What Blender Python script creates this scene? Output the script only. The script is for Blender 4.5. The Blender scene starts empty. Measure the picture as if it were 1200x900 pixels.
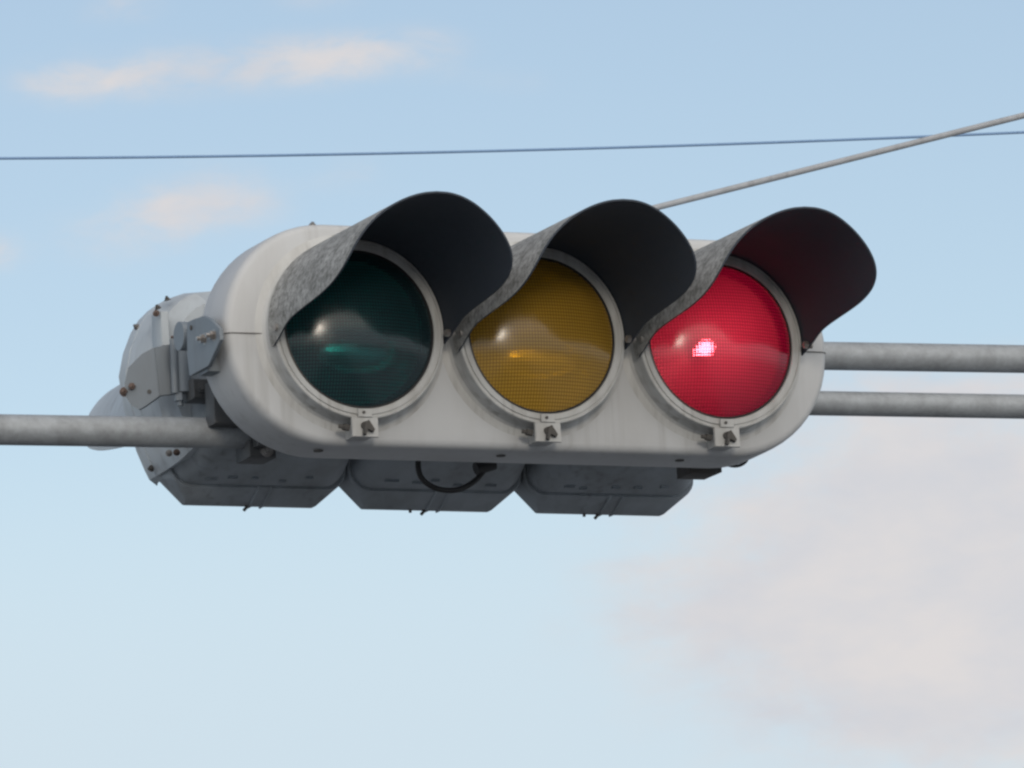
import bpy, bmesh, math, random
from mathutils import Vector, Matrix
random.seed(7)
PI = math.pi
S = bpy.context.scene
COL = S.collection

# ------------------------------------------------------------------ frame of reference
P = 0.00159                      # working unit: about 1.6 mm (front lens spacing = 232 units = 0.37 m)
HZ = 4.40                        # height of the middle lens above the road
D = 14.0                         # camera to signal
def W(X, N, Z):                  # X along the signal, N out of its face towards the street, Z up
    return Vector((X * P, -N * P, HZ + Z * P))

nv = Vector((.40, .20, .894)).normalized()
av = Vector((.915, -.028, -.403)); av = (av - nv * av.dot(nv)).normalized()
zv = nv.cross(av)
R3 = Vector((av.x, -nv.x, zv.x)); U3 = Vector((av.y, -nv.y, zv.y)); B3 = Vector((av.z, -nv.z, zv.z))
CAM = W(0, 0, 0) + B3 * D - R3 * (35.5 * P) - U3 * (57.5 * P)
FPX = D / P
def ray(u, v):
    return (R3 * ((u - 600) / FPX) + U3 * ((450 - v) / FPX) - B3).normalized()
def atN(u, v, N):                # where the sight line meets the vertical plane N
    d = ray(u, v); t = (-N * P - CAM.y) / d.y
    q = CAM + d * t
    return (q.x / P, N, (q.z - HZ) / P)
def atX(u, v, X):
    d = ray(u, v); t = (X * P - CAM.x) / d.x
    q = CAM + d * t
    return (X, -q.y / P, (q.z - HZ) / P)

# ------------------------------------------------------------------ materials
def new_mat(name):
    m = bpy.data.materials.new(name); m.use_nodes = True
    nt = m.node_tree; nt.nodes.clear()
    return m, nt, nt.nodes, nt.links
def ramp(nd, stops):
    r = nd.new('ShaderNodeValToRGB'); e = r.color_ramp.elements
    while len(e) < len(stops): e.new(.5)
    for el, (p, c) in zip(e, stops):
        el.position = p; el.color = (c, c, c, 1) if not isinstance(c, tuple) else (*c, 1)
    return r
def painted(name, base, dirt=(.10, .09, .075), amount=.35, scale=9., rough=.45, metal=0., speck=0., streak=True, bump=.08):
    m, nt, nd, ln = new_mat(name)
    out = nd.new('ShaderNodeOutputMaterial'); b = nd.new('ShaderNodeBsdfPrincipled')
    ln.new(b.outputs[0], out.inputs[0])
    tc = nd.new('ShaderNodeTexCoord')
    mp = nd.new('ShaderNodeMapping'); mp.inputs['Scale'].default_value = (1, 1, .3 if streak else 1)
    ln.new(tc.outputs['Object'], mp.inputs[0])
    n1 = nd.new('ShaderNodeTexNoise'); n1.inputs['Scale'].default_value = scale; n1.inputs['Detail'].default_value = 8
    n1.inputs['Roughness'].default_value = .65
    ln.new(mp.outputs[0], n1.inputs['Vector'])
    r1 = ramp(nd, [(.42, 0.), (.75, 1.)]); ln.new(n1.outputs[0], r1.inputs[0])
    mu = nd.new('ShaderNodeMath'); mu.operation = 'MULTIPLY'; mu.inputs[1].default_value = amount
    ln.new(r1.outputs[0], mu.inputs[0])
    mix = nd.new('ShaderNodeMixRGB'); mix.inputs[1].default_value = (*base, 1); mix.inputs[2].default_value = (*dirt, 1)
    ln.new(mu.outputs[0], mix.inputs[0])
    last = mix.outputs[0]
    if speck:
        n2 = nd.new('ShaderNodeTexNoise'); n2.inputs['Scale'].default_value = 95; n2.inputs['Detail'].default_value = 9
        n2.inputs['Roughness'].default_value = .7
        ln.new(tc.outputs['Object'], n2.inputs['Vector'])
        r2 = ramp(nd, [(.36, 0.), (.66, 1.)]); ln.new(n2.outputs[0], r2.inputs[0])
        m2 = nd.new('ShaderNodeMath'); m2.operation = 'MULTIPLY'; m2.inputs[1].default_value = speck
        ln.new(r2.outputs[0], m2.inputs[0])
        mx2 = nd.new('ShaderNodeMixRGB'); mx2.inputs[2].default_value = (.055, .055, .045, 1)
        ln.new(m2.outputs[0], mx2.inputs[0]); ln.new(last, mx2.inputs[1]); last = mx2.outputs[0]
    if streak:                   # rain runs
        ms = nd.new('ShaderNodeMapping'); ms.inputs['Scale'].default_value = (1, 1, .045); ln.new(tc.outputs['Object'], ms.inputs[0])
        ns = nd.new('ShaderNodeTexNoise'); ns.inputs['Scale'].default_value = 55; ns.inputs['Detail'].default_value = 5; ln.new(ms.outputs[0], ns.inputs['Vector'])
        nl = nd.new('ShaderNodeTexNoise'); nl.inputs['Scale'].default_value = 5; ln.new(tc.outputs['Object'], nl.inputs['Vector'])
        rs = ramp(nd, [(.52, 0.), (.74, 1.)]); ln.new(ns.outputs[0], rs.inputs[0])
        rl = ramp(nd, [(.42, 0.), (.65, 1.)]); ln.new(nl.outputs[0], rl.inputs[0])
        m5 = nd.new('ShaderNodeMath'); m5.operation = 'MULTIPLY'; ln.new(rs.outputs[0], m5.inputs[0]); ln.new(rl.outputs[0], m5.inputs[1])
        m6 = nd.new('ShaderNodeMath'); m6.operation = 'MULTIPLY'; m6.inputs[1].default_value = min(.6, amount * 1.2); ln.new(m5.outputs[0], m6.inputs[0])
        mx6 = nd.new('ShaderNodeMixRGB'); mx6.inputs[2].default_value = (*[c * .75 for c in dirt], 1); ln.new(m6.outputs[0], mx6.inputs[0]); ln.new(last, mx6.inputs[1]); last = mx6.outputs[0]
    ln.new(last, b.inputs['Base Color'])
    b.inputs['Roughness'].default_value = rough; b.inputs['Metallic'].default_value = metal
    n3 = nd.new('ShaderNodeTexNoise'); n3.inputs['Scale'].default_value = 45; n3.inputs['Detail'].default_value = 4
    ln.new(tc.outputs['Object'], n3.inputs['Vector'])
    bp = nd.new('ShaderNodeBump'); bp.inputs['Strength'].default_value = bump; bp.inputs['Distance'].default_value = .004
    ln.new(n3.outputs[0], bp.inputs['Height']); ln.new(bp.outputs[0], b.inputs['Normal'])
    return m

def lens_mat(name, diffuse, through, wd, wt, wr, pitch=.0056, clear=None):
    m, nt, nd, ln = new_mat(name)
    out = nd.new('ShaderNodeOutputMaterial'); tc = nd.new('ShaderNodeTexCoord')
    sep = nd.new('ShaderNodeSeparateXYZ'); ln.new(tc.outputs['Object'], sep.inputs[0])
    def wave(sock, per):
        a = nd.new('ShaderNodeMath'); a.operation = 'MULTIPLY'; a.inputs[1].default_value = 2 * PI / per; ln.new(sock, a.inputs[0])
        c = nd.new('ShaderNodeMath'); c.operation = 'COSINE'; ln.new(a.outputs[0], c.inputs[0]); return c.outputs[0]
    wx, wz = wave(sep.outputs[0], pitch), wave(sep.outputs[2], pitch * 1.15)
    ad = nd.new('ShaderNodeMath'); ad.operation = 'ADD'; ln.new(wx, ad.inputs[0]); ln.new(wz, ad.inputs[1])
    bp = nd.new('ShaderNodeBump'); bp.inputs['Strength'].default_value = .55; bp.inputs['Distance'].default_value = .0006
    ln.new(ad.outputs[0], bp.inputs['Height'])
    # moulded grid: the ribs are a little darker than the flutes
    mxx = nd.new('ShaderNodeMath'); mxx.operation = 'MAXIMUM'; ln.new(wx, mxx.inputs[0]); ln.new(wz, mxx.inputs[1])
    rr = ramp(nd, [(.5, 1.), (.98, .42)]); ln.new(mxx.outputs[0], rr.inputs[0])
    def tint(c):
        q = nd.new('ShaderNodeMixRGB'); q.blend_type = 'MULTIPLY'; q.inputs[0].default_value = 1
        q.inputs[1].default_value = (*c, 1); ln.new(rr.outputs[0], q.inputs[2]); return q.outputs[0]
    df = nd.new('ShaderNodeBsdfDiffuse'); ln.new(tint(diffuse), df.inputs[0])
    tr = nd.new('ShaderNodeBsdfTranslucent'); ln.new(tint(through), tr.inputs[0]); ln.new(bp.outputs[0], tr.inputs['Normal'])
    rf = nd.new('ShaderNodeBsdfRefraction'); ln.new(tint(clear or through), rf.inputs[0]); rf.inputs['Roughness'].default_value = .07
    rf.inputs['IOR'].default_value = 1.12; ln.new(bp.outputs[0], rf.inputs['Normal'])
    m1 = nd.new('ShaderNodeMixShader'); m1.inputs[0].default_value = wt / (wd + wt)
    ln.new(df.outputs[0], m1.inputs[1]); ln.new(tr.outputs[0], m1.inputs[2])
    m2 = nd.new('ShaderNodeMixShader'); m2.inputs[0].default_value = wr
    ln.new(m1.outputs[0], m2.inputs[1]); ln.new(rf.outputs[0], m2.inputs[2])
    fr = nd.new('ShaderNodeFresnel'); fr.inputs[0].default_value = 1.6
    # smooth outer face, thin dust film
    nz = nd.new('ShaderNodeTexNoise'); nz.inputs['Scale'].default_value = 30; nz.inputs['Detail'].default_value = 6
    ln.new(tc.outputs['Object'], nz.inputs['Vector'])
    rg = ramp(nd, [(.35, .13), (.7, .24)]); ln.new(nz.outputs[0], rg.inputs[0])
    gl = nd.new('ShaderNodeBsdfGlossy'); ln.new(rg.outputs[0], gl.inputs['Roughness'])
    m3 = nd.new('ShaderNodeMixShader'); ln.new(fr.outputs[0], m3.inputs[0])
    ln.new(m2.outputs[0], m3.inputs[1]); ln.new(gl.outputs[0], m3.inputs[2])
    ln.new(m3.outputs[0], out.inputs[0])
    return m
def emit_mat(name, c, s):
    m, nt, nd, ln = new_mat(name)
    o = nd.new('ShaderNodeOutputMaterial'); e = nd.new('ShaderNodeEmission'); e.inputs[0].default_value = (*c, 1); e.inputs[1].default_value = s
    ln.new(e.outputs[0], o.inputs[0]); return m

M = {}
M['paint']   = painted('weathered_grey_paint', (.52, .535, .55), dirt=(.31, .30, .28), amount=.28, scale=7, rough=.5)
M['ring']    = painted('lens_ring_paint', (.52, .53, .53), dirt=(.24, .225, .20), amount=.5, scale=16, rough=.5)
M['rear']    = painted('rear_housing_paint', (.48, .53, .57), dirt=(.26, .27, .28), amount=.45, scale=10, rough=.5)
M['visor']   = painted('lichen_speckled_visor', (.50, .50, .49), dirt=(.18, .18, .17), amount=.85, scale=20, rough=.75, speck=.8, streak=False, bump=.3)
M['visor_in']= painted('matt_black_visor_lining', (.038, .050, .070), dirt=(.05, .06, .075), amount=.4, scale=8, rough=.75)
M['boxes']   = painted('shaded_weathered_grey_box', (.36, .40, .44), dirt=(.17, .18, .18), amount=.65, scale=9, rough=.6)  # darker than the rear housing: shade of the undersides put into the paint
M['galv']    = painted('galvanised_pipe', (.40, .43, .46), dirt=(.25, .265, .28), amount=.8, scale=22, rough=.55, metal=.25, streak=False, speck=.22)
M['bracket'] = painted('grey_bracket_paint', (.20, .235, .27), dirt=(.15, .15, .15), amount=.4, scale=14, rough=.5)
M['bracket_dark'] = painted('dark_and_shaded_bracket', (.09, .095, .10), dirt=(.05, .05, .05), amount=.5, scale=20, rough=.55)
M['steel']   = painted('bolt_steel', (.42, .41, .40), dirt=(.12, .07, .04), amount=.7, scale=60, rough=.4, metal=.7)
M['rust']    = painted('rusty_bolt', (.14, .098, .082), dirt=(.06, .04, .035), amount=.7, scale=60, rough=.7)
M['dark']    = painted('dark_grime', (.075, .073, .07), dirt=(.11, .09, .075), amount=.5, scale=40, rough=.7)
M['rubber']  = painted('black_rubber', (.018, .018, .02), dirt=(.04, .04, .04), amount=.4, scale=30, rough=.5)
M['strand']  = painted('steel_strand', (.38, .40, .43), dirt=(.23, .24, .25), amount=.5, scale=30, rough=.6)
M['wire']    = painted('blue_grey_wire', (.20, .33, .54), dirt=(.15, .26, .44), amount=.4, scale=10, rough=.6)
M['mirror']  = painted('lamp_reflector', (.62, .62, .62), dirt=(.4, .4, .4), amount=.2, rough=.48, metal=1., bump=0)
M['mirror_dimmed'] = painted('dimmed_lamp_reflector', (.26, .25, .24), dirt=(.15, .14, .13), amount=.4, rough=.5, metal=1., bump=0)  # darker mirror behind the red lens, colour lowered to dim its glow
M['bulb']    = painted('glint_bulb', (.95, .95, .93), rough=.24, metal=1., amount=.05, bump=0)
M['bulb_lit']= emit_mat('lit_bulb', (1., .95, .66), 64.)
M['lens_g']  = lens_mat('green_lens', (.038, .084, .104), (.055, .58, .56), .82, .18, .52)
M['lens_y']  = lens_mat('yellow_lens', (.95, .56, .08), (.97, .66, .07), .85, .15, .56)
M['lens_r']  = lens_mat('red_lens', (.12, .002, .024), (.36, .0012, .042), .33, .67, .26, clear=(.88, .062, .125))
M['ground'] = painted('pale_concrete_ground', (.30, .315, .33), dirt=(.19, .20, .21), amount=.6, scale=.4, rough=.9, streak=False)
M['asphalt'] = painted('asphalt', (.055, .055, .056), dirt=(.09, .088, .082), amount=.5, scale=.6, rough=.9, streak=False)

# ------------------------------------------------------------------ mesh helpers (working units)
def link(name, bm, m, parent=None, loc=None, smooth=40, rot=None):
    """bm in working units; loc = world position of the object's origin, mesh is relative to `origin`"""
    bm.normal_update()
    me = bpy.data.meshes.new(name); bm.to_mesh(me); bm.free()
    ms = m if isinstance(m, (list, tuple)) else [m]
    for x in ms: me.materials.append(x)
    for p in me.polygons: p.use_smooth = True
    try: me.set_sharp_from_angle(angle=math.radians(smooth))
    except Exception: pass
    o = bpy.data.objects.new(name, me); COL.objects.link(o)
    if parent is not None: o.parent = parent
    if loc is not None: o.location = loc
    if rot is not None: o.rotation_euler = rot
    return o
def rel(root):                   # mapping from working units to coordinates of a root Empty
    L = Vector(root['_base'])
    return lambda X, N, Z: W(X, N, Z) - L
LOC = lambda X, N, Z: Vector((X * P, -N * P, Z * P))
def root(name, base, label, cat, group=None):
    o = bpy.data.objects.new(name, None); COL.objects.link(o); o.location = base; o.empty_display_size = .1
    o['_base'] = tuple(base); o['label'] = label; o['category'] = cat
    if group: o['group'] = group
    return o
def tag(o, label, cat, group=None):
    o['label'] = label; o['category'] = cat
    if group: o['group'] = group
def loft(bm, loops, f, cap0=False, cap1=False, mat=0):
    vs = [[bm.verts.new(f(*p)) for p in L] for L in loops]
    n = len(loops[0])
    for A, B in zip(vs, vs[1:]):
        for i in range(n):
            fc = bm.faces.new((A[i], A[(i + 1) % n], B[(i + 1) % n], B[i])); fc.material_index = mat
    if cap0: bm.faces.new(list(reversed(vs[0]))).material_index = mat
    if cap1: bm.faces.new(vs[-1]).material_index = mat
    return vs
def lathe(bm, prof, f, seg=72, c=(0, 0, 0), mat=0):      # revolve (radius, N) round the N axis
    loops = [[(c[0] + r * math.sin(2 * PI * i / seg), c[1] + n, c[2] + r * math.cos(2 * PI * i / seg)) for i in range(seg)] for r, n in prof]
    return loft(bm, loops, f, mat=mat)
def prism(bm, pts, axis, d0, d1, f, bev=0.):             # polygon pts extruded along N ('N') or X ('X'), with an optional chamfer
    cx = sum(p[0] for p in pts) / len(pts); cy = sum(p[1] for p in pts) / len(pts)
    def ins(q):
        n = len(pts); res = []
        for i in range(n):
            p = Vector(pts[i]); a = Vector(pts[i - 1]); b = Vector(pts[(i + 1) % n])
            t = ((p - a).normalized() + (b - p).normalized()); t = Vector((-t.y, t.x))
            if t.length > 1e-6: t.normalize()
            if t.dot(Vector((cx, cy)) - p) < 0: t = -t
            res.append(tuple(p + t * q))
        return res
    g = (lambda p, d: (p[0], d, p[1])) if axis == 'N' else (lambda p, d: (d, p[0], p[1]))
    L = []
    sg = 1 if d1 > d0 else -1
    if bev:
        L = [[g(p, d0) for p in ins(bev)], [g(p, d0 + sg * bev) for p in pts], [g(p, d1 - sg * bev) for p in pts], [g(p, d1) for p in ins(bev)]]
    else:
        L = [[g(p, d0) for p in pts], [g(p, d1) for p in pts]]
    loft(bm, L, f, True, True)
def box(bm, x0, x1, n0, n1, z0, z1, f, bev=0.):
    prism(bm, [(x0, z0), (x1, z0), (x1, z1), (x0, z1)], 'N', n0, n1, f, bev)
def tube(bm, pts, r, f=None, seg=14, caps=True):
    Q = [Vector(f(*p)) if f else Vector(p) for p in pts]
    rr = r * P if f else r
    loops = []; up = Vector((0, 0, 1))
    for i, q in enumerate(Q):
        t = (Q[min(i + 1, len(Q) - 1)] - Q[max(i - 1, 0)]).normalized()
        if i == 0:
            a = t.cross(up) if abs(t.dot(up)) < .95 else t.cross(Vector((1, 0, 0)))
        a = (a - t * a.dot(t)).normalized(); b = t.cross(a)
        rad = rr[i] if isinstance(rr, list) else rr
        loops.append([tuple(q + (a * math.cos(2 * PI * k / seg) + b * math.sin(2 * PI * k / seg)) * rad) for k in range(seg)])
    loft(bm, loops, lambda *p: Vector(p), caps, caps)
def bolt(bm, p, d, r, h, f):                             # hexagon head with a stub, pointing along d
    p = Vector(p); d = Vector(d).normalized()
    tube(bm, [tuple(p - d * h * .3), tuple(p + d * h * .7)], r, f, seg=6)
    tube(bm, [tuple(p + d * h * .5), tuple(p + d * h * 1.35)], r * .52, f, seg=8)
    tube(bm, [tuple(p - d * h * .35), tuple(p - d * h * .05)], r * 1.35, f, seg=14)
def stadium(hx, R, seg=28):                              # straight half length hx, end radius R
    pts = []
    for i in range(seg + 1):
        t = -PI / 2 + PI * i / seg; pts.append((hx + R * math.cos(t), R * math.sin(t)))
    for i in range(seg + 1):
        t = PI / 2 + PI * i / seg; pts.append((-hx + R * math.cos(t), R * math.sin(t)))
    return pts

SP = 231.7                       # lens spacing
LX = (-SP, 0., SP)

# ------------------------------------------------------------------ shared lens, ring and visor meshes (built round the lens centre)
def ring_bm():
    bm = bmesh.new()
    lathe(bm, [(92.5, -24), (93.2, -8), (94, -1.2), (95.2, 0), (101, .2), (101.6, -1.8), (103.2, -1.8), (103.6, -.2), (105.4, -.2), (106.4, -1.4),
               (106.6, -20), (107.6, -25), (110.5, -28), (116, -29.2), (121, -30.5), (121, -33)], LOC, 96)
    return bm
def lens_bm(s=24., r=93.6, base=-4.):
    bm = bmesh.new(); Rs = (r * r + s * s) / (2 * s); amax = math.asin(r / Rs)
    prof = [(Rs * math.sin(amax * k / 24), base + s - Rs * (1 - math.cos(amax * k / 24))) for k in range(24, 0, -1)]
    v = lathe(bm, prof, LOC, 96)
    c = bm.verts.new(LOC(0, base + s, 0))
    for i in range(96): bm.faces.new((v[-1][i], v[-1][(i + 1) % 96], c))
    bm.normal_update()
    if sum(f.normal.y for f in bm.faces) > 0: bmesh.ops.reverse_faces(bm, faces=bm.faces)
    return bm
def reflector_bm():
    bm = bmesh.new(); prof = []
    for k in range(22):
        r = 84 - (84 - 12) * k / 21; prof.append((r, -25 - 66 * (1 - (r / 84) ** 2)))
    v = lathe(bm, prof, LOC, 64); bm.faces.new(v[-1])
    return bm
def gasket_bm():
    bm = bmesh.new(); lathe(bm, [(95, -3.4), (93.6, -1.8), (91.6, -1.6), (90.6, -4)], LOC, 96); lathe(bm, [(84, -25), (93, -12)], LOC, 72); return bm
def bulb_bm(k=1.):
    bm = bmesh.new(); prof = [(4, -88), (6, -70), (10, -60), (12.5, -50), (11, -41), (6, -35.5), (1.5, -34)]
    prof = [(r * k, -47 + (q + 47) * k if k < 1 else q) for r, q in prof]
    v = lathe(bm, prof, LOC, 24); bm.faces.new(v[-1]); bm.faces.new(list(reversed(v[0])))
    return bm
def glint_bulb_bm():  # oversize mirror ellipsoid, shaped to throw a glint through the unlit lenses
    bm = bmesh.new()
    bmesh.ops.create_uvsphere(bm, u_segments=40, v_segments=24, radius=1)
    for v in bm.verts: v.co = LOC(10 + v.co.x * 50, -46 + v.co.y * 16, -17 + v.co.z * 26)
    tube(bm, [(0, -50, -11), (0, -86, -6)], 6, LOC, 16)
    bmesh.ops.recalc_face_normals(bm, faces=bm.faces)
    return bm
VT = [(0, 268), (8, 267.4), (16, 264.5), (24, 260), (34, 253.5), (45, 248), (54, 244), (61, 240), (66.5, 234.5), (71, 227), (75, 216), (78.3, 202), (81, 182), (83, 162), (84.6, 135), (85.8, 100), (87.2, 68), (89.8, 47), (94, 27), (98, 6), (99.6, -10)]
VROT = -2.3
VT2 = [(0, 262), (60, 243), (78, 230), (88, 205), (94, 165), (99, 100), (102, 50), (105, -10)]
def interp(tab, x):
    for (a, b), (c, d) in zip(tab, tab[1:]):
        if x <= c: return b + (d - b) * (x - a) / (c - a)
    return tab[-1][1]
def smooth_t(ph, tab=None):
    ph = abs(ph); return sum(interp(tab or VT, max(0, min((tab or VT)[-1][0], ph + k * .35))) for k in range(-6, 7)) / 13
def visor_bm(k=1., tab=None, lim=99.4, Ro=109.6, Ri=107.4, base=-12.):
    """half-round scoop: outer skin, inner lining, edge"""
    bm = bmesh.new(); n = 180; m = 22
    phs = []
    for i in range(n + 1):
        s = -1 + 2 * i / n
        phs.append(lim * math.copysign(abs(s) ** .6, s))
    out, inn = [], []
    for ph in phs:
        e = max(base + 1.5, smooth_t(ph, tab) * k); t = math.radians(ph + VROT)
        ro, ri = [], []
        for j in range(m + 1):
            q = base + (e - base) * j / m
            fl = 1 + .006 * max(0, q) / 270      # opens very slightly towards the front
            ro.append(bm.verts.new(LOC(Ro * fl * math.sin(t), q, Ro * fl * math.cos(t) - .017 * max(0, q))))
            ri.append(bm.verts.new(LOC(Ri * fl * math.sin(t), q, Ri * fl * math.cos(t) - .017 * max(0, q))))
        out.append(ro); inn.append(ri)
    for i in range(n):
        for j in range(m):
            bm.faces.new((out[i][j], out[i][j + 1], out[i + 1][j + 1], out[i + 1][j])).material_index = 0
            bm.faces.new((inn[i][j], inn[i + 1][j], inn[i + 1][j + 1], inn[i][j + 1])).material_index = 1
        bm.faces.new((out[i][m], inn[i][m], inn[i + 1][m], out[i + 1][m])).material_index = 1
        bm.faces.new((out[i][0], out[i + 1][0], inn[i + 1][0], inn[i][0])).material_index = 0
    for i in (0, n):
        for j in range(m):
            fs = (out[i][j], inn[i][j], inn[i][j + 1], out[i][j + 1]) if i == 0 else (out[i][j], out[i][j + 1], inn[i][j + 1], inn[i][j])
            bm.faces.new(fs)
    bmesh.ops.recalc_face_normals(bm, faces=bm.faces)
    return bm
def visor_screw_bm(sd):
    bm = bmesh.new(); t = math.radians(92.5 * sd)
    p = (109.5 * math.sin(t), 14, 109.5 * math.cos(t)); d = (math.sin(t), 0, math.cos(t))
    tube(bm, [p, tuple(Vector(p) + Vector(d) * 3.)], 4.2, LOC, 10)
    q = (107 * math.sin(t), 14, 107 * math.cos(t))
    tube(bm, [q, tuple(Vector(q) - Vector(d) * 5.)], 4.6, LOC, 6)
    return bm
def latch_bm():
    bm = bmesh.new()
    box(bm, -16.5, 16.5, -3.5, 1.2, -128, -104.6, LOC, .8)       # turned-down plate
    box(bm, -12.5, 12.5, -30, -3.6, -126, -112, LOC, .8)         # hinge block behind it
    box(bm, -9, 9, .9, 3.2, -105, -94.6, LOC, .8)                # clip on the ring
    return bm
def latch_screw_bm():
    bm = bmesh.new()
    tube(bm, [(-1, 1, -115), (-1, 5.5, -115)], 4.8, LOC, 12)
    prism(bm, [(-3, -112), (2, -109), (9, -120), (7, -123.5), (0, -119), (-2, -127), (-5, -126)], 'N', 2.5, 9, LOC, .6)
    tube(bm, [(-24, -8, -115), (-17, -8, -116)], 4.2, LOC, 8)
    tube(bm, [(-29, -9, -114), (-23, -8, -115)], 2.6, LOC, 8)
    tube(bm, [(-2, 3., -99.5), (-2, 4.6, -99.5)], 1.9, LOC, 8)
    return bm

# ------------------------------------------------------------------ FRONT SIGNAL
front = root('traffic_signal', W(0, -70, -133),
             'pale grey horizontal traffic signal facing the street, red lamp lit, dark scoop visors', 'traffic signal')
F = rel(front)
def face_with_holes(bm, outline, N, f, holes, hr, seg=64):
    vo = [bm.verts.new(f(x, N, z)) for x, z in outline]
    eds = [bm.edges.new((vo[i], vo[(i + 1) % len(vo)])) for i in range(len(vo))]
    for hx in holes:
        vh = [bm.verts.new(f(hx + hr * math.sin(2 * PI * i / seg), N, hr * math.cos(2 * PI * i / seg))) for i in range(seg)]
        eds += [bm.edges.new((vh[i], vh[(i + 1) % seg])) for i in range(seg)]
    bmesh.ops.triangle_fill(bm, use_beauty=True, use_dissolve=False, edges=eds, normal=(0, -1, 0))
    return vo
HXS = SP + 24                    # straight half length of the housing
bm = bmesh.new()
rings = [(122.5, -30), (126.5, -31.2), (129.6, -34), (131.4, -38), (132.2, -44), (132.8, -70), (133, -104), (132.4, -107), (130.5, -108)]
vo = face_with_holes(bm, stadium(HXS, rings[0][0]), -30, F, LX, 104)
loops = [[(x, N, z) for x, z in stadium(HXS, R)] for R, N in rings]
loft(bm, loops, F)
bmesh.ops.remove_doubles(bm, verts=bm.verts, dist=1e-6)
bmesh.ops.recalc_face_normals(bm, faces=bm.faces)
housing = link('housing', bm, M['paint'], front, smooth=50)
bm = bmesh.new()
loops = [[(x, N, z) for x, z in stadium(HXS, R)] for R, N in [(128.5, -106), (128.5, -118), (126, -122), (104, -150), (98, -153)]]
loft(bm, loops, F, False, True)
bmesh.ops.recalc_face_normals(bm, faces=bm.faces)
link('back_cover', bm, M['paint'], front, smooth=40)
for sx in (-1, 1):                 # parting line of the housing at both ends
    bm = bmesh.new()
    pts = [(sx * (SP + 109.5), -28.6, -3), (sx * (HXS + 122.8), -29.6, -3), (sx * (HXS + 127.2), -31.0, -3), (sx * (HXS + 130.2), -34.2, -3), (sx * (HXS + 132.4), -44, -3), (sx * (HXS + 133.2), -72, -3)]
    tube(bm, pts, .6, F, 6)
    link('seam', bm, M['dark'], front)
for x in LX:
    bm = bmesh.new(); bolt(bm, (x - 36, -40, 130), (-.1, .6, 1), 4., 3.4, F); link('housing_bolt', bm, M['steel'], front)
    bm = bmesh.new(); tube(bm, [(x - 34, -62, -131.5), (x - 34, -62, -133.8)], 5.6, F, 14); link('drain_plug', bm, M['dark'], front)

ring_me = lens_me = None
names = ('green', 'yellow', 'red')
lens_labels = ('dark unlit green lens', 'dull unlit amber lens', 'glowing red lens')
vis_mats = [M['visor'], M['visor_in']]
protos = {}
def part(key, name, builder, m, parent, loc=None, rot=None, smooth=40):
    """first call builds the mesh, later calls reuse its data"""
    if key not in protos:
        o = link(name, builder(), m, parent, loc, smooth, rot); protos[key] = o; return o
    o = protos[key].copy(); COL.objects.link(o); o.parent = parent
    o.location = loc if loc is not None else (0, 0, 0)
    o.rotation_euler = rot if rot is not None else (0, 0, 0)
    return o
for i, x in enumerate(LX):
    L = F(x, 0, 0)
    rg = part('ring', 'lens_ring', ring_bm, M['ring'], front, L, smooth=30)
    part('latch', 'latch', latch_bm, M['ring'], rg)
    part('lscrew', 'latch_screw', latch_screw_bm, M['dark'], rg)
    le = link('lens', lens_bm(), M['lens_' + names[i][0]], front, L, 60)
    le['label'] = lens_labels[i]
    part('gasket', 'gasket', gasket_bm, M['rubber'], le, smooth=60)
    part('reflector' + str(i == 2), 'reflector', reflector_bm, M['mirror_dimmed'] if i == 2 else M['mirror'], le, smooth=60)
    link('bulb', bulb_bm(.66) if i == 2 else glint_bulb_bm(), M['bulb_lit'] if i == 2 else M['bulb'], le, smooth=60)
    vi = part('visor', 'visor', lambda: visor_bm(.945), vis_mats, front, L, smooth=45)
    part('vsl', 'visor_screw', lambda: visor_screw_bm(-1), M['steel'], vi)
    part('vsr', 'visor_screw', lambda: visor_screw_bm(1), M['steel'], vi)

# its bracket plate on the left end, with two bolts
XE = -(HXS + 133)
def plateX(name, uv, X0, X1, m, parent, f, bev=.8):
    pts = [atX(u, v, X0)[1:] for u, v in uv]
    bm = bmesh.new(); prism(bm, pts, 'X', X0, X1, f, bev)
    bmesh.ops.recalc_face_normals(bm, faces=bm.faces)
    return link(name, bm, m, parent)
bp_ = plateX('bracket_plate', [(219, 378), (224, 375), (238, 370), (246, 373), (257, 385), (258, 398), (244, 429), (222, 441), (219, 415)], XE - 13, XE - 8, M['bracket'], front, F)
bm = bmesh.new()
q = atX(214, 394, XE - 6); tube(bm, [(q[0] - 5, q[1], q[2]), (q[0] + 12, q[1], q[2])], 17, F, 24); link('bracket_lug', bm, M['bracket'], front)
bm = bmesh.new(); q = atX(246, 410, XE - 4); box(bm, XE - 9, XE + 30, q[1] - 26, q[1] + 2, q[2] - 26, q[2] + 26, F, 1); link('bracket_foot', bm, M['bracket'], front)
for (u, v) in ((239, 397), (250, 393)):
    bm = bmesh.new(); bolt(bm, atX(u, v, XE - 13.5), (-1, 0, 0), 5.2, 7, F); link('bracket_bolt', bm, M['steel'], front)
bm = bmesh.new(); q = atX(224, 384, XE - 13.5); tube(bm, [q, (q[0] - .8, q[1], q[2])], 3, F, 10); link('bracket_hole', bm, M['dark'], front)
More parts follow.
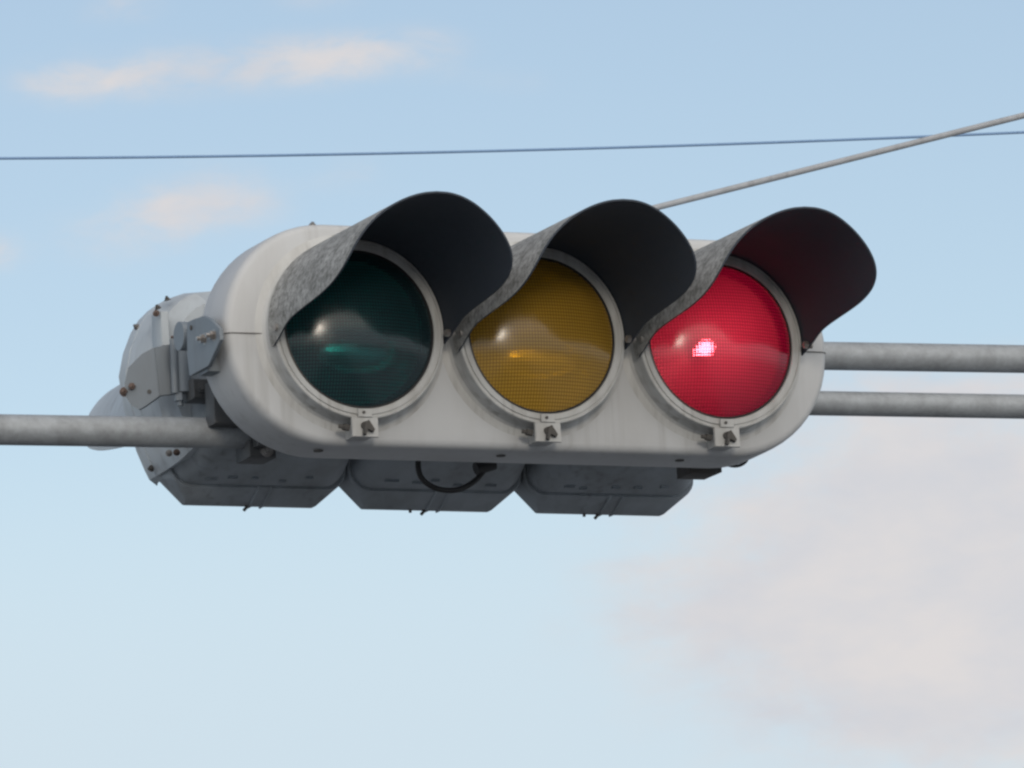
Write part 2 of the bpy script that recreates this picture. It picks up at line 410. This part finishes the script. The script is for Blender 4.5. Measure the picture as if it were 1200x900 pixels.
# U-bolt clamp by which it hangs on the left pipe
NP_ = -188.
q = atN(300, 533, NP_)
bm = bmesh.new()
box(bm, q[0] - 17, q[0] + 17, NP_ - 22, NP_ + 22, q[2] - 7, q[2] + 12, F, 1.5)
box(bm, q[0] - 12, q[0] + 12, NP_ + 18, -148, q[2] + 4, q[2] + 46, F, 1.5)
link('pipe_clamp', bm, M['bracket_dark'], front)  # darker bracket colour stands for the shadow on the clamp
bm = bmesh.new(); bolt(bm, (q[0] + 5, NP_ + 22.5, q[2] + 2), (0, 1, 0), 6.5, 7, F); link('clamp_bolt', bm, M['steel'], front)
# hinge block between the bracket and the pipe
q = atN(252, 478, -165)
bm = bmesh.new(); box(bm, q[0] - 8, q[0] + 30, -176, -150, q[2] - 22, q[2] + 30, F, 2); link('hinge_block', bm, M['bracket_dark'], front)
# wiring box under the right end
q = atN(820, 550, -160)
bm = bmesh.new(); box(bm, q[0] - 22, q[0] + 14, -180, -140, q[2] - 9, q[2] + 22, F, 1.5); box(bm, q[0] + 14, q[0] + 24, -172, -148, q[2] - 5, q[2] + 16, F, 1)
link('wiring_box', bm, M['dark'], front)

# ------------------------------------------------------------------ REAR SIGNAL (back to back with the first, facing the other way)
NB = -337.                       # plane of its octagonal flanges
def rear_shift():                # where its middle lamp stands
    q = atN(496.5, 486, NB); return q[0], q[2]
RX, RZ = rear_shift()
RSP = 230.5
rear = root('traffic_signal', W(RX, -300, RZ - 117),
            'second traffic signal facing away behind the first, showing its three octagonal lamp boxes from behind', 'traffic signal')
G = rel(rear)
def octa(h, c, hv=None):
    hv = hv or h
    return [(-h + c, -hv), (h - c, -hv), (h, -hv + c), (h, hv - c), (h - c, hv), (-h + c, hv), (-h, hv - c), (-h, -hv + c)]
def soft_octa(h, c, hv, r=4):
    base = octa(h, c, hv); res = []
    n = len(base)
    for i in range(n):
        p = Vector(base[i]); a = (Vector(base[i - 1]) - p).normalized(); b = (Vector(base[(i + 1) % n]) - p).normalized()
        A = p + a * r * 2; Bq = p + b * r * 2
        for k in range(4):
            t = k / 3; res.append(tuple(A * (1 - t) ** 2 + p * 2 * t * (1 - t) + Bq * t ** 2))
    return res
for k, dx in enumerate((-RSP, 0, RSP)):
    cx = RX + dx
    bm = bmesh.new()
    fl = lambda q: [(cx + x, RZ + z) for x, z in q]
    loops = []
    for h, c, hv, N, r in [(112, 31, 113.5, NB - 16, 1), (114.5, 31, 116, NB - 13, 1), (114.5, 31, 116, NB - 3, 1), (114, 16, 102, NB + 24, 4.8), (112.5, 16, 100.5, NB + 26, 4.8), (109.5, 16, 97.5, NB + 24, 4.8), (109.5, 17, 97, NB + 34, 5),
                        (105, 26, 76, NB + 96, 8), (100, 30, 68, NB + 118, 9), (92, 30, 60, NB + 126, 9)]:
        loops.append([(cx + x, N, RZ + z) for x, z in soft_octa(h, c, hv, r)])
    loft(bm, loops, G, False, True)
    bmesh.ops.recalc_face_normals(bm, faces=bm.faces)
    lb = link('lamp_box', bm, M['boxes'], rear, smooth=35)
    bm = bmesh.new()
    for xa, xb in ((-2.5, 1.5), (14.5, 16.5)):
        prism(bm, [(NB - 14, RZ - 114), (NB - 14, RZ - 118), (NB - 3, RZ - 118), (NB + 26, RZ - 103.6), (NB + 27, RZ - 99)], 'X', cx + xa, cx + xb, G, .3)
    bmesh.ops.recalc_face_normals(bm, faces=bm.faces)
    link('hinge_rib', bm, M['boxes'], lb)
    bm = bmesh.new()
    tube(bm, [(cx - 4, NB - 6, RZ - 115), (cx - 5, NB - 6, RZ - 119), (cx - 8, NB - 6, RZ - 122)], 2.0, G, 8)
    link('drain_nub', bm, M['dark'], lb)
    if k != 0:
        bm = bmesh.new(); tube(bm, [(cx - 22, NB - 6, RZ - 115), (cx - 22, NB - 6, RZ - 120)], 2, G, 8); link('drain_nub', bm, M['dark'], lb)
    # moulded label plates and rivets on the underside
    for j in range(5):
        xx = cx - 72 + j * 31 + random.uniform(-8, 8); nn_ = NB + 44 + random.uniform(-4, 8); zz = RZ - 97 + (nn_ - NB - 34) * 21 / 62
        bm = bmesh.new(); box(bm, xx, xx + random.uniform(7, 18), nn_, nn_ + 4, zz - 1.6, zz + 6, G, .4)
        link('moulded_ridge', bm, M['bracket'], lb)
    L = G(cx, NB - 42, RZ + 11)
    rot = (0, 0, PI)
    rg = part('ring', 'lens_ring', ring_bm, M['ring'], rear, L, rot)
    le = part('rlens', 'lens', lens_bm, M['lens_g'] if k == 2 else M['lens_y'], rear, L, rot)
    part('rvisor', 'visor', lambda: visor_bm(.97, VT2, 104.8), [M['rear'], M['visor_in']], rear, G(cx - 3, NB - 42, RZ - 8), rot)
# long front housing that joins the three lamp boxes, with its rounded left end
pl = [atN(u, v, NB - 4) for u, v in ((192, 562), (183, 558), (177.5, 547), (168, 525), (154, 480), (147, 437), (152, 410), (161, 386), (170, 371), (181, 360), (191, 353), (203, 349))]
left = [(p[0], p[2]) for p in pl]
zt = left[-1][1]; zb = left[1][1]; left_all = left; left = left[1:]
right = [(2 * RX - x, z) for x, z in reversed(left)]
bm = bmesh.new()
outl = [(left_all[0][0] + 6, zb + 14)] + left_all + right + [(right[-1][0] - 26, zb + 14)]
prism(bm, outl, 'N', NB - 30, NB + 0.5, G, 3)
bmesh.ops.recalc_face_normals(bm, faces=bm.faces)
link('housing', bm, M['rear'], rear, smooth=35)
# tapering back of the left end
c0 = (RX - RSP - 40, RZ + 12)
bm = bmesh.new()
loops = []
for k_, N, sh in [(1., NB + .7, 0), (.985, NB + 30, 3), (.93, NB + 62, 8), (.80, NB + 84, 16)]:
    loops.append([(c0[0] + (x - c0[0]) * k_ + sh * .0, N, c0[1] + (z - c0[1]) * k_) for x, z in left] + [(c0[0] + 30, N, zt), (c0[0] + 30, N, zb + 40), (c0[0] - 40, N, zb + 14)])
loft(bm, loops, G, False, True)
bmesh.ops.recalc_face_normals(bm, faces=bm.faces)
link('end_cover', bm, M['rear'], rear, smooth=12)
# strap on the end cover, cover bolts
q0 = atN(187, 364, NB + 88); q1 = atN(199, 406, NB + 88)
bm = bmesh.new(); box(bm, q0[0], q1[0], NB + 60, NB + 90, q1[2], q0[2], G, 1.5); link('strap', bm, M['rear'], rear)
for (u, v, N, d, mm) in ((160, 383, NB + 40, (-1, .2, .5), 'steel'), (183, 367, NB + 90, (-.6, 1, .4), 'rust'), (196, 351, NB + 50, (-.3, .2, 1), 'dark'),
                         (185, 361, NB + 62, (-.5, .2, 1), 'dark'), (177, 549, NB + 4, (-1, .3, -.3), 'dark'), (198, 531, NB + 92, (-.5, 1, 0), 'steel'), (207, 530, NB + 92, (-.5, 1, 0), 'rust')):
    bm = bmesh.new(); bolt(bm, atN(u, v, N), d, 3.1, 3.2, G); link('cover_bolt', bm, M[mm], rear)
# hinged bracket: bent plate, pivot tube, rusty bolts
bm = bmesh.new()
NQ = -222.
XL = atN(150, 440, NQ)[0]
facet = [atN(u, v, NQ) for u, v in ((181, 407), (201, 403), (204, 462), (187, 464))]
prism(bm, [(p[0], p[2]) for p in facet], 'N', NQ, NQ - 6, G, .8)
A_ = facet[0]; B_ = facet[3]
# the other wing bends back from that fold
def wing(u, v):
    # plane through the fold, turned back to the left
    d = ray(u, v); p0 = W(A_[0] - .5, NQ, A_[2]); e1 = (W(*B_) - W(*A_)).normalized(); e2 = Vector((-.80, .60, 0)).normalized()
    n = e1.cross(e2); t = (p0 - CAM).dot(n) / d.dot(n); return CAM + d * t
wv = [wing(u, v) for u, v in ((180.6, 407), (166, 415), (150, 431), (146, 450), (148, 466), (154, 475), (163, 480), (170, 476), (186.6, 464))]
nn = (wv[1] - wv[0]).cross(wv[4] - wv[0]).normalized()
base = Vector(rear['_base'])
loft(bm, [[tuple(w - base) for w in wv], [tuple(w - base + nn * (6 * P) * (1 if nn.y > 0 else -1)) for w in wv]], lambda *p: Vector(p), True, True)
bmesh.ops.recalc_face_normals(bm, faces=bm.faces)
link('bracket_plate', bm, M['bracket'], rear, smooth=25)
bm = bmesh.new()
q0 = atN(213.5, 399, -214); q1 = atN(216, 460, -214); tube(bm, [q0, q1], 9, G, 20)
q0 = atN(203, 398, -212); q1 = atN(205.5, 461, -212); tube(bm, [q0, q1], 4.5, G, 14)
link('pivot_tube', bm, M['bracket'], rear)
bm = bmesh.new(); q = atN(211, 467, -214); tube(bm, [(q[0], q[1], q[2] + 6), (q[0], q[1], q[2] - 3)], 7, G, 6); tube(bm, [(q[0], q[1], q[2] - 2), (q[0], q[1], q[2] - 9)], 4, G, 8)
link('pivot_nut', bm, M['bracket'], rear)
bm = bmesh.new(); q = atN(204, 396, -212); tube(bm, [q, (q[0], q[1], q[2] + 2)], 4.2, G, 8); link('pivot_cap', bm, M['rust'], rear)
for (u, v) in ((155, 453), (145.5, 459)):
    w = (wing(u, v) - W(0, 0, 0)); p = (w.x / P, -w.y / P, w.z / P)
    bm = bmesh.new(); bolt(bm, p, (-.55, .8, 0), 4.3, 5.6, G); link('bracket_bolt', bm, M['rust'], rear)
w = wing(175, 459) - W(0, 0, 0); p = (w.x / P, -w.y / P, w.z / P)
bm = bmesh.new(); tube(bm, [p, (p[0] - .6, p[1] + .9, p[2])], 2.6, G, 8); link('bracket_hole', bm, M['dark'], rear)
# dark stay under the pivot
q = atN(238, 455, -200)
bm = bmesh.new(); box(bm, q[0] - 16, q[0] + 14, -225, -192, q[2] - 14, q[2] + 10, G, 2); bolt(bm, (q[0] - 6, -191, q[2] - 2), (-.2, 1, 0), 6, 6, G); link('stay', bm, M['bracket_dark'], rear)

# ------------------------------------------------------------------ support pipes, wires
def pipe(name, p0, p1, r, label, far0=None, far1=None):
    a, b = Vector(W(*p0)), Vector(W(*p1)); d = b - a
    if far0: a = a - d.normalized() * far0
    if far1: b = b + d.normalized() * far1
    o = Vector(a); bm = bmesh.new()
    k = 24; tube(bm, [tuple((a + (b - a) * i / k) - o) for i in range(k + 1)], r * P, None, 32)
    ob = link(name, bm, M['galv']); ob.location = o
    tag(ob, label, 'pipe', 'pipes carrying the signals')
    return ob
pipe('support_pipe', atN(0, 503.5, NP_), atN(300, 508, NP_), 18., 'thick galvanised pipe running out to the left, in front of the rear signal', 3.2, .02)
up = pipe('support_pipe', atN(700, 412.8, NP_), atN(1200, 420.8, NP_), 17.3, 'upper of the two galvanised pipes right of the red lamp', 0, 3.6)
lo = pipe('support_pipe', atN(700, 468.2, NP_), atN(1200, 476.6, NP_), 15.0, 'lower and thinner of the two galvanised pipes right of the red lamp', 0, 3.6)
# hidden upright that ties the pipes together behind the front signal
post_o = up.location.copy(); bm = bmesh.new()
pz = atN(700, 412.8, NP_)
pa = atN(700, 261.5, NP_)
tube(bm, [W(pz[0] + 3, NP_, pa[2] + 3) - post_o, W(pz[0] + 3, NP_, -104) - post_o], 19 * P, None, 28)
link('post', bm, M['galv'], up)
bm = bmesh.new()
q = atN(300, 508, NP_)
tube(bm, [W(q[0], NP_, q[2]) - post_o, W(pz[0] + 3, NP_, -84) - post_o], 16 * P, None, 24); link('tie_bar', bm, M['galv'], up)

def wire(name, uvd, r, m, label, cat, lay=0):
    pts = [CAM + ray(u, v) * d for u, v, d in uvd]
    o = pts[0].copy(); bm = bmesh.new()
    if lay:
        # laid strand: three twisted wires
        for s in range(4):
            fine = []
            n = 700
            for i in range(n + 1):
                t = i / n * (len(pts) - 1); k = min(int(t), len(pts) - 2); p = pts[k].lerp(pts[k + 1], t - k)
                ax = (pts[k + 1] - pts[k]).normalized(); e = ax.cross(Vector((0, 0, 1))).normalized(); g = ax.cross(e)
                an = 2 * PI * (p - pts[0]).length / lay + s * PI / 2
                fine.append(tuple(p - o + (e * math.cos(an) + g * math.sin(an)) * r * .5))
            tube(bm, fine, r * .55, None, 6)
    else:
        tube(bm, [tuple(p - o) for p in pts], r, None, 10)
    ob = link(name, bm, m); ob.location = o
    tag(ob, label, cat); return ob
n = 40; pts = []
for i in range(n + 1):
    u = -700 + 2700 * i / n; s = (u - 600) / 600
    pts.append((u, 176.3 - 15.3 * s - 6.0 * s * s, 34 + .3 * s))
wire('overhead_wire', pts, .0062, M['wire'], 'thin bluish overhead wire crossing the whole sky above the signals', 'wire')
PD = (W(*pa) - CAM).length
wire('guy_cable', [(700, 260.6, PD), (765, 244.2, PD + .06), (1200, 135.2, PD + .46), (2200, -115, PD + 1.4)], .0062, M['strand'],
     'thick grey steel cable rising to the right from behind the middle visor', 'cable', lay=.0)

def cable(name, uvs, N, r, label, plug=None):
    pts = [W(*atN(u, v, N)) for u, v in uvs]
    fine = []
    for k in range(len(pts) - 1):
        p0 = pts[max(k - 1, 0)]; p1 = pts[k]; p2 = pts[k + 1]; p3 = pts[min(k + 2, len(pts) - 1)]
        for j in range(8):
            t = j / 8
            fine.append(.5 * ((2 * p1) + (p2 - p0) * t + (2 * p0 - 5 * p1 + 4 * p2 - p3) * t * t + (3 * p1 - p0 - 3 * p2 + p3) * t ** 3))
    fine.append(pts[-1]); o = fine[0].copy()
    bm = bmesh.new(); tube(bm, [tuple(p - o) for p in fine], r * P, None, 12)
    ob = link(name, bm, M['rubber']); ob.location = o
    if plug:
        bm = bmesh.new(); q = W(*atN(*plug, N)) - o
        tube(bm, [tuple(q + Vector((-14 * P, 0, -3 * P))), tuple(q + Vector((10 * P, 0, 4 * P)))], 8 * P, None, 10); link('plug', bm, M['rubber'], ob)
    tag(ob, label, 'cable'); return ob
cable('wiring_cable', [(499, 515), (492, 532), (490, 546), (494, 560), (506, 570), (522, 574.5), (540, 573), (556, 564), (566, 553), (572, 545), (578, 530)], -185, 3.4,
      'black cable looping down below the yellow lamp between the two signals', (570, 547))
cable('wiring_cable', [(836, 528), (846, 541), (857, 546), (868, 545), (876, 538), (879, 524)], -130, 1.9,
      'thin black cable bowing out below the red lamp')

# ------------------------------------------------------------------ ground
def sheet(name, x0, x1, y0, y1, z, m):
    bm = bmesh.new(); vs = [bm.verts.new(p) for p in ((x0, y0, z), (x1, y0, z), (x1, y1, z), (x0, y1, z))]
    bm.faces.new(vs); g = link(name, bm, m); g['kind'] = 'structure'
sheet('ground', -4000, 4000, -4000, 4000, 0, M['ground'])
sheet('road', -3.2, 3.2, -400, 400, .004, M['asphalt'])

# ------------------------------------------------------------------ sky, sun
sun_dir = Vector((-.215, -.95, .19)).normalized()
el = math.asin(sun_dir.z); az = math.atan2(sun_dir.x, sun_dir.y)
SKY, SUN, SUNA, EXPO = .15, .7, 9.0, 0.0
TINT = (1.04, .945, .96)
w = bpy.data.worlds.new('World'); S.world = w; w.use_nodes = True
nt = w.node_tree; nd = nt.nodes; ln = nt.links; nd.clear()
out = nd.new('ShaderNodeOutputWorld'); bg = nd.new('ShaderNodeBackground'); ln.new(bg.outputs[0], out.inputs[0])
sky = nd.new('ShaderNodeTexSky'); sky.sky_type = 'NISHITA'; sky.sun_disc = False
sky.sun_elevation = el; sky.sun_rotation = az; sky.altitude = 50; sky.air_density = 1.0; sky.dust_density = .5; sky.ozone_density = 1.0
bg.inputs[1].default_value = SKY
tn = nd.new('ShaderNodeMixRGB'); tn.blend_type = 'MULTIPLY'; tn.inputs[0].default_value = 1; tn.inputs[2].default_value = (*TINT, 1)
ln.new(sky.outputs[0], tn.inputs[1])
def mth(op, a, b=None):
    q = nd.new('ShaderNodeMath'); q.operation = op
    for i, x in enumerate((a, b)):
        if x is None: continue
        if isinstance(x, (int, float)): q.inputs[i].default_value = x
        else: ln.new(x, q.inputs[i])
    return q.outputs[0]
tc = nd.new('ShaderNodeTexCoord'); sp = nd.new('ShaderNodeSeparateXYZ'); ln.new(tc.outputs['Generated'], sp.inputs[0])
AZ = mth('MULTIPLY', mth('ARCTAN2', sp.outputs[0], sp.outputs[1]), 180 / PI); EL = mth('MULTIPLY', mth('ARCSINE', sp.outputs[2]), 180 / PI)
cmb = nd.new('ShaderNodeCombineXYZ'); ln.new(AZ, cmb.inputs[0]); ln.new(EL, cmb.inputs[1])
mp = nd.new('ShaderNodeMapping'); mp.inputs['Scale'].default_value = (1., 1.9, 1); mp.inputs['Rotation'].default_value = (0, 0, math.radians(-8)); ln.new(cmb.outputs[0], mp.inputs[0])
nz = nd.new('ShaderNodeTexNoise'); nz.inputs['Scale'].default_value = 1.7; nz.inputs['Detail'].default_value = 10; nz.inputs['Roughness'].default_value = .58; nz.inputs['Distortion'].default_value = .25
ln.new(mp.outputs[0], nz.inputs['Vector'])
def azel(u, v):
    d = ray(u, v); return math.degrees(math.atan2(d.x, d.y)), math.degrees(math.asin(d.z))
PXD = math.degrees(1 / FPX)
CLOUDS = [(455, 60, 75, 24, .66), (330, 74, 110, 28, .56), (200, 86, 110, 28, .44), (90, 98, 70, 24, .26), (80, 95, 70, 24, .30), (238, 238, 75, 36, .85), (125, 280, 85, 34, .36), (-5, 300, 30, 22, .5), (145, 8, 45, 18, .5),
          (420, 205, 45, 26, .30), (1020, 715, 250, 130, 1.0), (1120, 560, 230, 75, .95), (820, 705, 110, 50, .36), (1150, 800, 170, 110, .9), (1080, 462, 150, 40, .7), (600, 95, 60, 20, .2), (380, 0, 60, 14, .3)]
tot = None
tot2 = None
for (u, v, su, sv, k) in CLOUDS:
    a0, e0 = azel(u, v)
    gx = mth('DIVIDE', mth('SUBTRACT', AZ, a0), su * PXD / math.cos(math.radians(e0))); gy = mth('DIVIDE', mth('SUBTRACT', EL, e0), sv * PXD)
    r2 = mth('ADD', mth('MULTIPLY', gx, gx), mth('MULTIPLY', gy, gy))
    gss = mth('MULTIPLY', mth('POWER', 2.71828, mth('MULTIPLY', r2, -.75)), k)
    if su > 105 and v > 400: tot2 = gss if tot2 is None else mth('ADD', tot2, gss)
    else: tot = gss if tot is None else mth('ADD', tot, gss)
# distribution of clouds elsewhere in the sky: plain noise
tcl = nd.new('ShaderNodeClamp'); ln.new(mth('MULTIPLY', tot, 1.7), tcl.inputs[0])
tcm = nd.new('ShaderNodeClamp'); ln.new(mth('MULTIPLY', tot2, 1.7), tcm.inputs[0])
amp = mth('ADD', mth('MULTIPLY', tcl.outputs[0], 1.75), mth('MULTIPLY', tcm.outputs[0], 1.35))
body = mth('ADD', mth('ADD', tot, tot2), mth('MULTIPLY', mth('SUBTRACT', nz.outputs[0], .5), amp))
cl = nd.new('ShaderNodeMapRange'); cl.interpolation_type = 'SMOOTHSTEP'; ln.new(body, cl.inputs[0])
for i_, x_ in zip((1, 2, 3, 4), (.05, 1.15, 0., .92)): cl.inputs[i_].default_value = x_
CLOUD = (4.95, 4.68, 4.62)
# unseen broken bank of pale cloud added round the veiled sun to brighten front faces
fill_bank = Vector((-.15, -.93, .34)).normalized()
dp = mth('ADD', mth('ADD', mth('MULTIPLY', sp.outputs[0], fill_bank.x), mth('MULTIPLY', sp.outputs[1], fill_bank.y)), mth('MULTIPLY', sp.outputs[2], fill_bank.z))
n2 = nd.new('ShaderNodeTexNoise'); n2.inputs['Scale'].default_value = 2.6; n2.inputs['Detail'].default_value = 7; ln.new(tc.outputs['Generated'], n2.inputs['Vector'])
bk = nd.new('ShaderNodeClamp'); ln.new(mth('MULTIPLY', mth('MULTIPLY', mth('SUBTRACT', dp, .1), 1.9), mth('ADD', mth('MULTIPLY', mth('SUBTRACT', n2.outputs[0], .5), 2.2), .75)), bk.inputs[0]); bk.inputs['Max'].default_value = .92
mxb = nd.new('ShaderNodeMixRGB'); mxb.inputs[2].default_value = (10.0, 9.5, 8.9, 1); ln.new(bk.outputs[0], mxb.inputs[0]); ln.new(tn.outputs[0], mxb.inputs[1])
mx = nd.new('ShaderNodeMixRGB'); ln.new(cl.outputs[0], mx.inputs[0]); # thin milky veil low in the sky
vl = nd.new('ShaderNodeMapRange'); vl.interpolation_type = 'SMOOTHSTEP'; ln.new(EL, vl.inputs[0])
for i_, x_ in zip((1, 2, 3, 4), (8.4, 11.4, .85, .0)): vl.inputs[i_].default_value = x_
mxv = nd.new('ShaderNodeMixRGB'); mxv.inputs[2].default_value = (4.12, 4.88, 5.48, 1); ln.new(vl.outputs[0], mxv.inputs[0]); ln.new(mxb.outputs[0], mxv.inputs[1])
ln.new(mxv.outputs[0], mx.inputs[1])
# inside the clouds: warmer lit billows, cooler thin parts
nc = nd.new('ShaderNodeTexNoise'); nc.inputs['Scale'].default_value = .6; nc.inputs['Detail'].default_value = 4; nc.inputs['Roughness'].default_value = .6; ln.new(mp.outputs[0], nc.inputs['Vector'])
rc = ramp(nd, [(.34, (4.25, 4.28, 4.55)), (.66, CLOUD)]); ln.new(nc.outputs[0], rc.inputs[0]); ln.new(rc.outputs[0], mx.inputs[2])
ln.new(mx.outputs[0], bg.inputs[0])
sl = bpy.data.lights.new('sun', 'SUN'); sl.energy = SUN; sl.angle = math.radians(SUNA); sl.color = (1., .89, .75)
so = bpy.data.objects.new('sun', sl); COL.objects.link(so); so.rotation_euler = (-sun_dir).to_track_quat('-Z', 'Y').to_euler(); so.location = (0, -20, 20)

# ------------------------------------------------------------------ camera, render
cam = bpy.data.cameras.new('camera'); cam.sensor_width = 36; cam.lens = 36 * FPX / 1200; cam.clip_end = 10000; cam.clip_start = .1
co = bpy.data.objects.new('camera', cam); COL.objects.link(co)
co.matrix_world = Matrix(((R3.x, U3.x, B3.x, CAM.x), (R3.y, U3.y, B3.y, CAM.y), (R3.z, U3.z, B3.z, CAM.z), (0, 0, 0, 1)))
S.camera = co
for o in S.objects:
    if '_base' in o: del o['_base']
S.render.engine = 'CYCLES'
S.cycles.filter_width = 2.5
S.cycles.use_denoising = True
S.cycles.max_bounces = 10; S.cycles.transmission_bounces = 8; S.cycles.glossy_bounces = 6
S.cycles.sample_clamp_indirect = 6
S.view_settings.view_transform = 'Standard'; S.view_settings.look = 'None'; S.view_settings.exposure = EXPO; S.view_settings.gamma = 1
